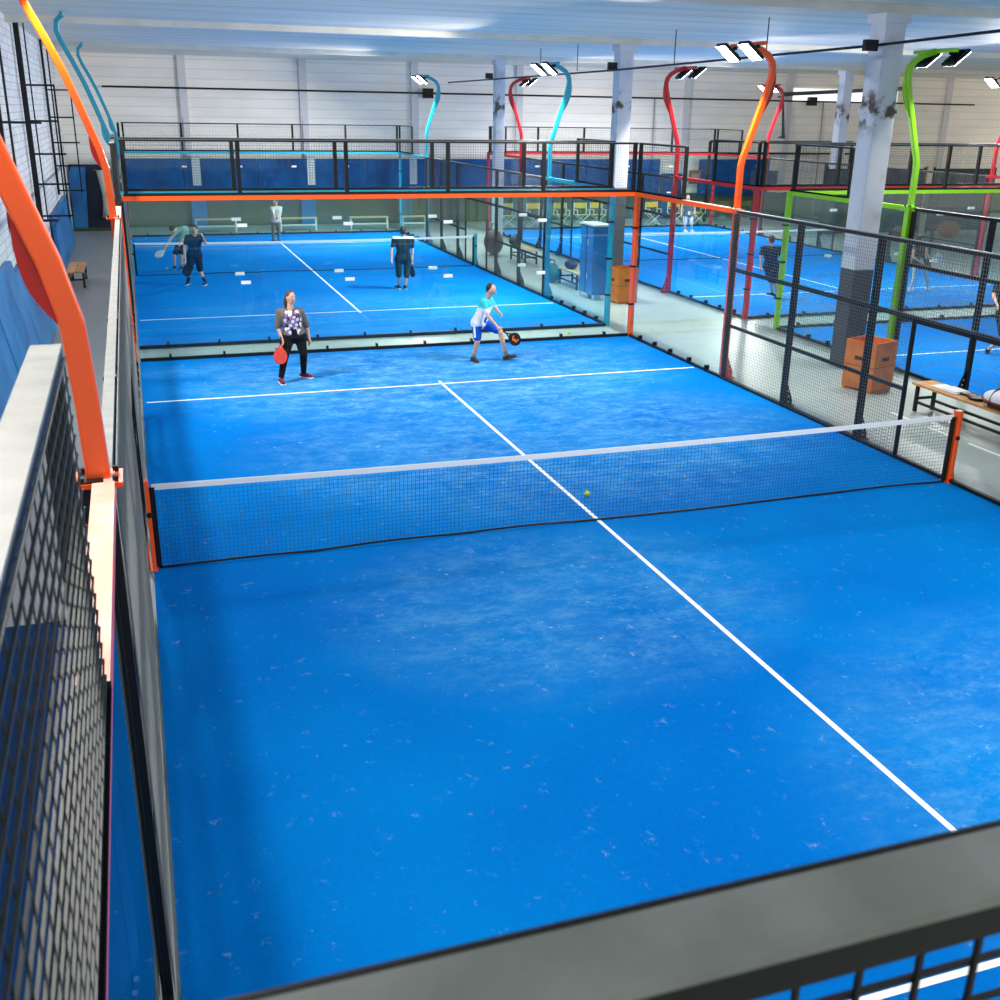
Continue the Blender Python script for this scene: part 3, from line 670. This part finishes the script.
bag(11.3, 17.9, 0, .25, .5, .25, (20, 96, 104), 'teal sports bag on the floor by the turquoise fence bench')
bag(11.55, 17.1, .45, .16, .3, .12, (28, 40, 60), 'dark sports bag lying on the turquoise fence bench')
bag(11.5, 23.9, 0, .3, .55, .42, (94, 54, 48), 'brown kit bag on the floor by the far turquoise fence')
bag(11.7, 22.3, .45, .18, .3, .16, (34, 50, 44), 'dark green bag on the further turquoise fence bench')
tag(MB().add([(-.07, -.07, 0), (.07, -.07, 0), (.07, .07, 0), (-.07, .07, 0), (0, 0, .34)], [(0, 1, 4), (1, 2, 4), (2, 3, 4), (3, 0, 4), (3, 2, 1, 0)]).build('marker_cone', M_RED, loc=(11.55, 16.2, .45)), 'small red cone on the bench by the blue lockers', 'cone')
# director chairs
ch = None
M_YEL = mat('yellow_canvas', (225, 178, 40), .7)
labs = ['yellow director chair furthest left, partly behind the fence', 'yellow director chair second from the left', 'yellow director chair third from the left, before a post', 'yellow director chair in the middle, left of the turquoise post', 'yellow director chair just left of the turquoise post',
        'yellow director chair just right of the orange corner post', 'yellow director chair left of the seated row end', 'yellow director chair furthest right, behind the player in white shorts']
def dchair(x, y, lab):
    t = thing('director_chair', (x, y, 0), lab, 'chair', 'director chairs at the far wall')
    for yy in (-.2, .2):
        MB().bar((-.27, yy, .02), (.27, yy, .48), .025, .025).bar((-.27, yy, .48), (.27, yy, .02), .025, .025).build('cross_legs', M_WHITE, t)
    for xx in (-.28, .28):
        MB().bar((xx, -.22, .02), (xx, .22, .02), .03, .03).build('foot_rail', M_WHITE, t)
        MB().bar((xx, -.2, .45), (xx, -.2, .66), .03, .03).bar((xx, .2, .45), (xx, .2, .95), .03, .03).bar((xx, -.24, .67), (xx, .22, .67), .04, .025).build('arm_frame', M_WHITE, t)
    MB().box(-.27, .27, -.2, .2, .46, .48).build('seat', M_YEL, t); MB().box(-.29, .29, .19, .21, .72, .95).build('backrest', M_YEL, t)
    return t
first = None
for i, px_ in enumerate((507, 534, 561, 581, 597, 652, 674, 696)):
    x = at(px_, 230, 32.3).x
    lab = labs[i]
    if first is None: first = dchair(x, 32.3, lab); index_children()
    else:
        c = copy_tree(first); c.location = (x, 32.3, 0); c['label'] = lab
# black cage and dark green screens at the right
t = thing('steel_cage', (24.6, 33.2, 0), 'black steel cage frame at the far right corner of the red court', 'steel frame')
for x in (0, 1.5, 4.6, 7.4):
    MB().box(x-.05, x+.05, -.05, .05, 0, 3.45).build('upright', M_BLACK, t)
for z in (3.4, 2.9): MB().box(0, 7.4, -.05, .05, z, z+.09).build('top_bar', M_BLACK, t)
MB().box(2.2, 3.6, 0, .05, 1.6, 2.2).build('inner_frame', mat('inner_grey', (60, 80, 110), .5), t)
M_SCR = mat('dark_green_screen', (38, 50, 52), .6, noise=((28, 38, 42), 1.5, .3, .7))
for a, b, lab in ((828, 862, 'dark green screen panel behind the big pillar'), (884, 926, 'dark green screen panel left of the yellow pole'), (935, 996, 'wide dark green screen panel at the right edge')):
    pa, pb = at(a, 170, 27.0), at(b, 170, 27.0)
    t = thing('screen_panel', (pa.x, 27.0, 0), lab, 'screen', 'dark green screen panels at the right'); W_ = pb.x-pa.x
    MB().box(0, W_, 0, .06, .08, 2.6).build('panel', M_SCR, t, bevel=.01)
    MB().box(-.02, .04, -.02, .08, 0, 2.65).box(W_-.04, W_+.02, -.02, .08, 0, 2.65).build('frame', M_BLACK, t)
pa = at(927, 170, 27.2)
tag(MB().tube([(pa.x, 27.2, 0), (pa.x, 27.2, 2.7)], .05).build('pole_guard', mat('yellow_orange', (220, 160, 60), .5)), 'thin yellow upright pole between two dark green screens', 'pole')
pb = at(905, 255, 25.4)
tag(MB().ell((at(897, 255, 25.4).x, 25.4, .25), (.35, .3, .25)).build('beanbag', mat('rust_fabric', (150, 86, 50), .8), smooth=True), 'rust coloured beanbag beyond the red court fence, left one', 'beanbag')
tag(MB().ell((at(945, 250, 25.4).x, 25.4, .33), (.5, .35, .34)).build('beanbag', mat('rust_fabric', (150, 86, 50), .8), smooth=True), 'rust coloured beanbag before the wide dark green screen', 'beanbag')
# ball
tag(MB().ell((5.2, .81, .036), .036, 16, 12).build('padel_ball', M_BALL, smooth=True), 'yellow padel ball on the blue turf behind the net', 'ball')
g = gnd(167, 270); tag(MB().ell((g.x, g.y, .036), .036, 12, 8).build('padel_ball', M_BALL, smooth=True), 'pale ball on the far left of the turquoise court', 'ball')
g = gnd(560, 333, 0); tag(MB().ell((8.9, 10.6, .024), .036, 12, 8).build('padel_ball', M_BALL, smooth=True), 'yellow ball on the grey strip between the two end walls', 'ball')
for a, b in ((3.2, 2.55), (2.3, 1.7), (1.4, .6)):
    o = MB().box(11.62, 11.67, b, a, -.012, -.009).build('trim_%d' % k, M_LINE); o['kind'] = 'structure'; k += 1

# ------------------------------------------------------------------ people
def remesh(mb, vox, smooth=4):
    o = bpy.data.objects.new('tmp', mb.mesh('tmp')); C.objects.link(o)
    r = o.modifiers.new('r', 'REMESH'); r.mode = 'VOXEL'; r.voxel_size = vox; r.use_smooth_shade = True
    s = o.modifiers.new('s', 'SMOOTH'); s.iterations = smooth; s.factor = .5
    dg = bpy.context.evaluated_depsgraph_get(); dg.update()
    me = bpy.data.meshes.new_from_object(o.evaluated_get(dg)); bpy.data.objects.remove(o)
    me.polygons.foreach_set('use_smooth', [True]*len(me.polygons)); return me
def L(a, b, t): return a.lerp(b, t)
def person(lab, Y, J, cloth, face, vox=.012, fat=1.0, hair='short', hair_m=M_HAIRD, skin=M_SKIN, name='person'):
    """J: joint -> (px, py, dy): a point seen at that pixel at depth Y+dy"""
    P = {k_: at(v[0], v[1], Y+v[2]) for k_, v in J.items()}
    base = Vector(((P['an_l'].x+P['an_r'].x)/2, (P['an_l'].y+P['an_r'].y)/2, 0))
    t = thing(name, base, lab, 'person')
    P = {k_: v-base for k_, v in P.items()}
    for k_ in ('an_l', 'an_r'):
        if len(J[k_]) == 3: P[k_].z = max(P[k_].z, .08)
        if len(J[k_]) == 3 and P[k_].z < .2: P[k_].z = .085
    hips = (P['hip_l']+P['hip_r'])/2; sh = (P['sh_l']+P['sh_r'])/2; head = P['head']
    F_ = Vector(face).normalized(); upv = (head-sh).normalized(); side = F_.cross(upv).normalized(); F_ = upv.cross(side).normalized()
    HR = Matrix((side, F_, upv)).transposed()
    def body(mb, k_=0.0, legs=True, arms=True, torso=True):
        g = lambda r: r*fat+k_
        if torso:
            mb.cap(P['hip_l'], P['hip_r'], g(.105), g(.105)); wl = L(hips, sh, .42)
            for s_ in ('l', 'r'):
                o_ = (P['hip_'+s_]-hips)*.55
                mb.cap(P['hip_'+s_], wl+o_, g(.1), g(.088)); mb.cap(wl+o_, L(sh, P['sh_'+s_], .48)-upv*.07, g(.088), g(.1))
            mb.cap(P['sh_l']-upv*.02, P['sh_r']-upv*.02, .05+k_, .05+k_); mb.cap(wl, sh-upv*.1, g(.1), g(.105))
        return mb
    B = body(MB())
    hand_dirs = {}
    for s_ in ('l', 'r'):
        a, e, h = P['sh_'+s_], P['el_'+s_], P['ha_'+s_]
        B.cap(a, e, .049*fat, .037*fat); B.cap(e, h, .037*fat, .025)
        B.cap(L(e, h, .1), L(e, h, .35), .038, .037)
        d = (h-e).normalized(); hand_dirs[s_] = d; pn = d.cross(Vector((0, 0, 1)) if abs(d.z) < .9 else F_).normalized(); q = d.cross(pn).normalized()
        B.cap(h, h+d*.05, .026, .026); B.cap(h+d*.02+q*.015, h+d*.07+q*.022, .018, .016); B.cap(h+d*.02-q*.015, h+d*.07-q*.022, .018, .016)
        for i, (o_, ln) in enumerate(((-.03, .055), (-.01, .068), (.01, .064), (.03, .048))):
            r0 = h+d*.075+q*o_; r1 = r0+d*ln*.55+pn*.01; r2 = r1+d*ln*.35+pn*.028
            B.cap(r0, r1, .0095, .009, 8); B.cap(r1, r2, .009, .008, 8)
        B.cap(h+d*.015-q*.025, h+d*.05-q*.055+pn*.012, .012, .01, 8); B.cap(h+d*.05-q*.055+pn*.012, h+d*.078-q*.058+pn*.03, .01, .009, 8)
        k1, k2, f = P['hip_'+s_], P['kn_'+s_], P['an_'+s_]
        B.cap(k1, k2, .086*fat, .056*fat); B.cap(k2, f, .053*fat, .036); B.cap(L(k2, f, .15), L(k2, f, .42), .054*fat, .05*fat)
    B.cap(sh-upv*.02, head-upv*.06, .058, .05)
    B.ell(head, (.076, .094, .112), 16, 12, HR); B.ell(head-upv*.055+F_*.022, (.056, .066, .062), 12, 8, HR)
    B.cap(head+F_*.09+upv*.012, head+F_*.112-upv*.02, .009, .014, 8)
    for s_ in (-1, 1): B.ell(head+side*.078*s_-upv*.005, (.012, .02, .03), 8, 6, HR)
    link('body', remesh(B, vox, 2), skin, t)
    # face
    for s_ in (-1, 1):
        MB().ell(head+side*.03*s_+F_*.086+upv*.012, (.014, .008, .008), 8, 6, HR).build('eye', mat('eye_white', (235, 235, 235), .3), t, smooth=True)
        MB().ell(head+side*.03*s_+F_*.0935+upv*.012, (.006, .003, .006), 8, 6, HR).build('iris', mat('iris_dark', (40, 26, 18), .3), t, smooth=True)
        MB().ell(head+side*.031*s_+F_*.089+upv*.033, (.019, .008, .004), 8, 6, HR).build('eyebrow', hair_m, t, smooth=True)
    MB().ell(head+F_*.088-upv*.055, (.024, .009, .007), 8, 6, HR).build('mouth', mat('lip', (170, 86, 80), .5), t, smooth=True)
    # hair
    H_ = MB().ell(head-F_*.018+upv*.024, (.083, .09, .102), 16, 12, HR)
    if hair == 'long':
        H_.ell(head-F_*.05-upv*.02, (.075, .06, .1), 12, 8, HR)
        H_.cap(head-F_*.1+upv*.02, head-F_*.14-upv*.1, .035, .045); H_.cap(head-F_*.14-upv*.1, head-F_*.13-upv*.24, .045, .015)
    elif hair == 'receding': H_ = MB().ell(head-F_*.034+upv*.02, (.082, .074, .1), 16, 12, HR)
    else: H_.ell(head-F_*.04-upv*.03, (.074, .056, .07), 12, 8, HR)
    link('hair', remesh(H_, .008, 2), hair_m, t)
    # clothes
    tee = MB()
    tee = body(tee, .016)
    if cloth.get('sleeve', .62) > 0:
        tee.cap(P['sh_l']-upv*.01, P['sh_r']-upv*.01, .072, .072)
        for s_ in ('l', 'r'):
            a, e = P['sh_'+s_], P['el_'+s_]; tee.cap(a-upv*.004, L(a, e, cloth.get('sleeve', .62)), .062*fat, .055*fat)
    o = link('shirt', remesh(tee, vox, 3), cloth['top'], t)
    if cloth.get('yoke'):
        yk = MB().cap(P['sh_l']+upv*.03, P['sh_r']+upv*.03, .06, .06); link('shoulder_yoke', remesh(yk, vox, 2), cloth['yoke'], t)
    pn = MB().cap(P['hip_l'], P['hip_r'], .12*fat, .12*fat); pn.cap(hips, L(hips, sh, .25), .118*fat, .115*fat)
    for s_ in ('l', 'r'):
        h0, k0, a0 = P['hip_'+s_], P['kn_'+s_], P['an_'+s_]
        if cloth['legs'] >= 1: pn.cap(h0, k0, .098*fat, .066*fat); pn.cap(k0, L(k0, a0, .92), .064*fat, .046*fat)
        else: pn.cap(h0, L(h0, k0, cloth['legs']), .102*fat, .084*fat)
    link('trousers' if cloth['legs'] >= 1 else 'shorts', remesh(pn, vox, 3), cloth['bottom'], t)
    if cloth.get('stripe'):
        for s_ in ('l', 'r'):
            h0, k0 = P['hip_'+s_], P['kn_'+s_]; oo = (P['hip_'+s_]-hips).normalized()*.1*fat
            MB().bar(h0+oo, L(h0, k0, cloth['legs'])+oo*1.05, .02, .035, F_).build('side_stripe', cloth['stripe'], t)
    for s_ in ('l', 'r'):
        a0 = P['an_'+s_]; kk = P['kn_'+s_]; fd = Vector(cloth.get('foot_'+s_, (F_.x, F_.y, 0))).normalized(); dn = Vector((0, 0, -1))
        if fd.z: dn = (fd.cross(Vector((0, 0, 1))).cross(fd)).normalized(); dn = dn if dn.z < 0 else -dn
        hl = a0-fd*.045+dn*.042; toe = a0+fd*.165+dn*.05; S = MB()
        S.cap(hl, L(hl, toe, .5)+Vector((0, 0, .01)), .04, .043); S.cap(L(hl, toe, .5), toe, .043, .033); S.cap(a0, a0+dn*.03, .042, .044)
        sh_o = link('shoe', remesh(S, .009, 3), cloth['shoe'], t)
        sl = MB(); sv = fd.cross(dn).normalized()
        sl.bar(hl-fd*.035+dn*.035, toe+fd*.03+dn*.026, .085, .02, dn); sl.build('sole', cloth.get('sole', M_WHITE), sh_o, bevel=.006)
        if cloth.get('sock'):
            link('sock', remesh(MB().cap(a0, L(a0, kk, cloth.get('sock_h', .22)), .042, .046), .01, 2), cloth['sock'], t)
    return t, {k_: v+base for k_, v in P.items()}, hand_dirs, F_

def fab(name, rgb, **k_): return mat(name, rgb, .85, spec=.2, **k_)
# printed tee of the woman
n = NT('grey_tee_with_print', .85, .2)
vor = n.t.nodes.new('ShaderNodeTexVoronoi'); vor.inputs['Scale'].default_value = 15; n.t.links.new(n.tc.outputs['Object'], vor.inputs['Vector'])
def ellm(cx, cz, rx, rz):
    a = n.op('DIVIDE', n.op('SUBTRACT', n.X, cx), rx); b = n.op('DIVIDE', n.op('SUBTRACT', n.Z, cz), rz)
    return n.rng(n.op('ADD', n.op('MULTIPLY', a, a), n.op('MULTIPLY', b, b)), .8, 1.0, 1, 0)
pm = ellm(.04, 1.06, .17, .27); front = n.rng(n.Y, -.05, -.03, 1, 0)
pat = n.mix(n.rng(vor.outputs[0], .42, .5), lin((232, 228, 236)), n.mix(n.rng(n.noise(14, 2), .46, .54), lin((146, 116, 160)), lin((60, 48, 60))))
n.color(n.mix(n.op('MULTIPLY', pm, front), lin((108, 100, 94)), pat)); M_TEE = n.m
W, PW, _, Fw = person('woman in grey printed tee and black leggings holding a red racket', 7.9, dict(
    head=(290.5, 297.5, 0), sh_l=(300.5, 311.5, 0.0), sh_r=(279.5, 312, 0.0), el_l=(306.5, 326, .05), el_r=(278, 327, -.02), ha_l=(309, 338, .0), ha_r=(281.5, 338, -.1),
    hip_l=(299.5, 336, 0), hip_r=(289, 336.5, 0), kn_l=(303.5, 354, -.06), kn_r=(284.5, 357, -.12), an_l=(303.5, 371, .15), an_r=(281, 377, -.18)),
    dict(top=M_TEE, sleeve=.95, bottom=fab('black_leggings', (20, 20, 24)), legs=1, shoe=fab('maroon_shoe', (120, 30, 58)), sole=M_WHITE, foot_l=(.7, -.7, 0), foot_r=(.1, -1, 0), sock=M_WHITE, sock_h=.12),
    (.45, -.85, .25), vox=.012, fat=1.12, hair='long', hair_m=M_HAIRB)
M_CORAL = mat('coral_racket', (226, 62, 44), .4)
hp = PW['ha_r']; racket('red padel racket hanging from the hand of the woman', M_CORAL, M_CORAL, M4(hp+Vector((-.03, -.06, -.1)), (-.1, -.3, -1), (.3, -1, 0)))
# man
n = NT('turquoise_and_white_tee', .8, .2); n.color(n.mix(n.rng(n.Z, 1.03, 1.06), lin((222, 226, 236)), lin((60, 196, 206)))); M_TEE2 = n.m
Mn, PM, _, Fm = person('man in turquoise and white tee and blue shorts swinging a black racket', 8.55, dict(
    head=(491, 289.5, -.1), sh_r=(483.5, 301.5, -.16), sh_l=(490.5, 299.5, .16), el_r=(488, 316, -.26), el_l=(495.5, 308, .12), ha_r=(497.5, 327, -.3), ha_l=(499.5, 313, -.02),
    hip_r=(476.5, 323, -.08), hip_l=(482.5, 322.5, .1), kn_r=(477.5, 341, -.12), kn_l=(500, 331.5, -.1), an_r=(473.5, 358, .0), an_l=(506, 354, -.05)),
    dict(top=M_TEE2, sleeve=.72, bottom=fab('royal_blue_shorts', (6, 84, 190)), legs=.8, stripe=M_LINE, shoe=fab('dark_olive_shoe', (62, 62, 50)), sole=fab('brown_sole', (96, 70, 50)), foot_r=(.15, -1, 0), foot_l=(.95, -.3, .28), sock=fab('grey_sock', (150, 140, 120)), sock_h=.15),
    (.8, -.55, -.3), vox=.012, fat=1.0, hair='receding')
hp = PM['ha_r']; rc = at(514.5, 339, 8.3); dv = (rc-hp).normalized(); M_OR = mat('racket_orange', (240, 120, 30), .4)
racket('black padel racket with an orange letter W in the hand of the man', mat('racket_black', (18, 18, 20), .3), mat('racket_black', (18, 18, 20), .3), M4(rc-dv*.2, dv, (.25, -1, .15)), logo=M_OR)
NAVY = fab('navy_cloth', (16, 44, 72)); BLK = fab('black_cloth', (22, 26, 30)); DKS = fab('dark_shoe', (40, 44, 50)); WS = fab('white_shoe', (220, 222, 226))
def simple(lab, Y, x, ytop, ybot, dx, cloth, face, hair='short', hair_m=M_HAIRD, lean=0, arms=None, fat=1.0, legs=None, mirror=False):
    """upright figure from head pixel to foot pixel"""
    h = ybot-ytop; f = lambda u, v, d=0: (x+lean*(1-v)+u*h, ytop+v*h, d)
    J = dict(head=f(0, .07), sh_l=f(dx, .2), sh_r=f(-dx, .2), el_l=f(dx*1.25, .36, -.05), el_r=f(-dx*1.25, .36, -.05), ha_l=f(dx*1.25, .5, -.12), ha_r=f(-dx*1.25, .5, -.12),
             hip_l=f(dx*.5, .49), hip_r=f(-dx*.5, .49), kn_l=f(dx*.65, .73, -.05), kn_r=f(-dx*.6, .73, -.05), an_l=f(dx*.6, .955, 0), an_r=f(-dx*.6, .955, 0))
    if arms: J.update({k_: (x+v[0]*h, ytop+v[1]*h, v[2]) for k_, v in arms.items()})
    return person(lab, Y, J, cloth, face, vox=.018, hair=hair, hair_m=hair_m, fat=fat)
r = simple('man in navy tee and dark shorts at the left of the turquoise court', 19.3, 194.5, 224, 288, .115, dict(top=NAVY, bottom=fab('dark_navy_shorts', (18, 30, 46)), legs=.85, shoe=DKS, sock=NAVY, sock_h=.75), (-.3, -.9, -.2),
    arms=dict(head=(0.0, .08, -.1), el_r=(-.16, .38, -.1), ha_r=(-.15, .58, -.2), el_l=(.17, .3, -.2), ha_l=(.13, .2, -.35), an_l=(.17, .95, 0), kn_l=(.09, .74, 0), an_r=(-.1, .93, .2)), fat=1.08)
racket('dark racket held low by the man in navy', BLK, BLK, M4(r[1]['ha_r']+Vector((0, -.03, -.06)), (.15, -.3, -1), (.2, -1, 0)))
r = simple('player with pale green tee bending on the far side of the turquoise net', 22.6, 178, 222, 268, .13, dict(top=fab('pale_green_tee', (130, 170, 160)), bottom=BLK, legs=.8, shoe=DKS), (-.8, -.5, -.4),
    arms=dict(head=(-.1, .16, -.15), sh_l=(.14, .16, .05), sh_r=(.02, .17, -.1), hip_l=(.13, .48, .1), hip_r=(.03, .48, .1), el_l=(.12, .34, 0), ha_l=(.06, .46, -.1), el_r=(-.16, .36, -.25), ha_r=(-.26, .56, -.4)))
racket('white racket of the bending player on the turquoise court', WS, WS, M4(r[1]['ha_r']+Vector((-.04, -.03, -.06)), (-.6, -.2, -.4), (.1, -.5, 1)))
r = simple('man in black tee with white shoulders seen from behind', 17.4, 403, 226, 294, .135, dict(top=fab('black_green_tee', (20, 36, 40)), yoke=M_LINE, bottom=fab('dark_green_shorts', (30, 52, 56)), legs=.95, shoe=DKS, foot_l=(0, 1, 0), foot_r=(-.4, .9, 0)), (.3, .9, -.1),
    arms=dict(ha_l=(.135, .52, 0), el_l=(.14, .37, 0), an_l=(.035, .95, 0), an_r=(-.06, .93, .1), kn_l=(.05, .74, 0), kn_r=(-.06, .73, 0)))
racket('slim dark racket held down by the man seen from behind', NAVY, NAVY, M4(r[1]['ha_l']+Vector((0, 0, -.08)), (.05, .1, -1), (1, .3, 0)))
simple('player in pale grey top and brown trousers at the far end of the turquoise court', 28.7, 276, 199, 244, .1, dict(top=fab('pale_grey_top', (176, 180, 178)), bottom=fab('brown_trousers', (110, 104, 88)), legs=1, shoe=DKS), (-.9, -.3, 0),
    arms=dict(ha_r=(-.02, .45, -.3), el_r=(-.05, .34, -.2), el_l=(.1, .34, 0), ha_l=(.04, .47, -.1)))
simple('player in navy on the red court seen from behind through the fence', 13.75, 771, 235, 299, .13, dict(top=fab('dark_navy_tee', (24, 36, 58)), bottom=fab('dark_navy_shorts', (18, 30, 46)), legs=.9, shoe=DKS, foot_l=(.3, .9, 0), foot_r=(-.3, .9, 0)), (-.2, .95, 0),
    arms=dict(an_l=(.09, .95, 0), kn_l=(.06, .74, 0), an_r=(.02, .9, .3), kn_r=(.0, .72, .1)))
simple('player in grey vest and white shorts at the far end of the red court', 29.3, 688, 195, 236, .13, dict(top=fab('grey_vest', (96, 100, 104)), sleeve=0, bottom=WS, legs=.8, shoe=WS), (0, -1, 0), hair='receding')
r = simple('player in black vest and pale trousers at the right of the red court', 13.9, 919, 235, 293, .12, dict(top=BLK, sleeve=0, bottom=fab('pale_trousers', (196, 200, 206)), legs=1, shoe=WS), (.8, .4, -.2),
    arms=dict(head=(0, .07, 0), sh_l=(.07, .2, .1), sh_r=(-.08, .2, -.1), el_l=(.15, .35, 0), ha_l=(.2, .42, -.1), el_r=(-.1, .38, -.1), ha_r=(.02, .46, -.2), an_l=(.14, .95, 0), an_r=(-.15, .95, 0), kn_l=(.12, .72, 0), kn_r=(-.08, .72, 0)))
racket('white racket held by the player in the black vest', WS, WS, M4(r[1]['ha_l']+Vector((.05, 0, .02)), (1, 0, .1), (.1, -1, .2)))
simple('running player in black at the right edge on the green court', 6.2, 1006, 268, 366, .1, dict(top=BLK, bottom=BLK, legs=.8, shoe=DKS, foot_r=(-.5, -.3, -.8)), (.8, -.5, 0),
    arms=dict(el_r=(-.13, .28, -.1), ha_r=(-.09, .38, -.3), kn_r=(-.03, .72, 0), an_r=(-.19, .84, .3)))
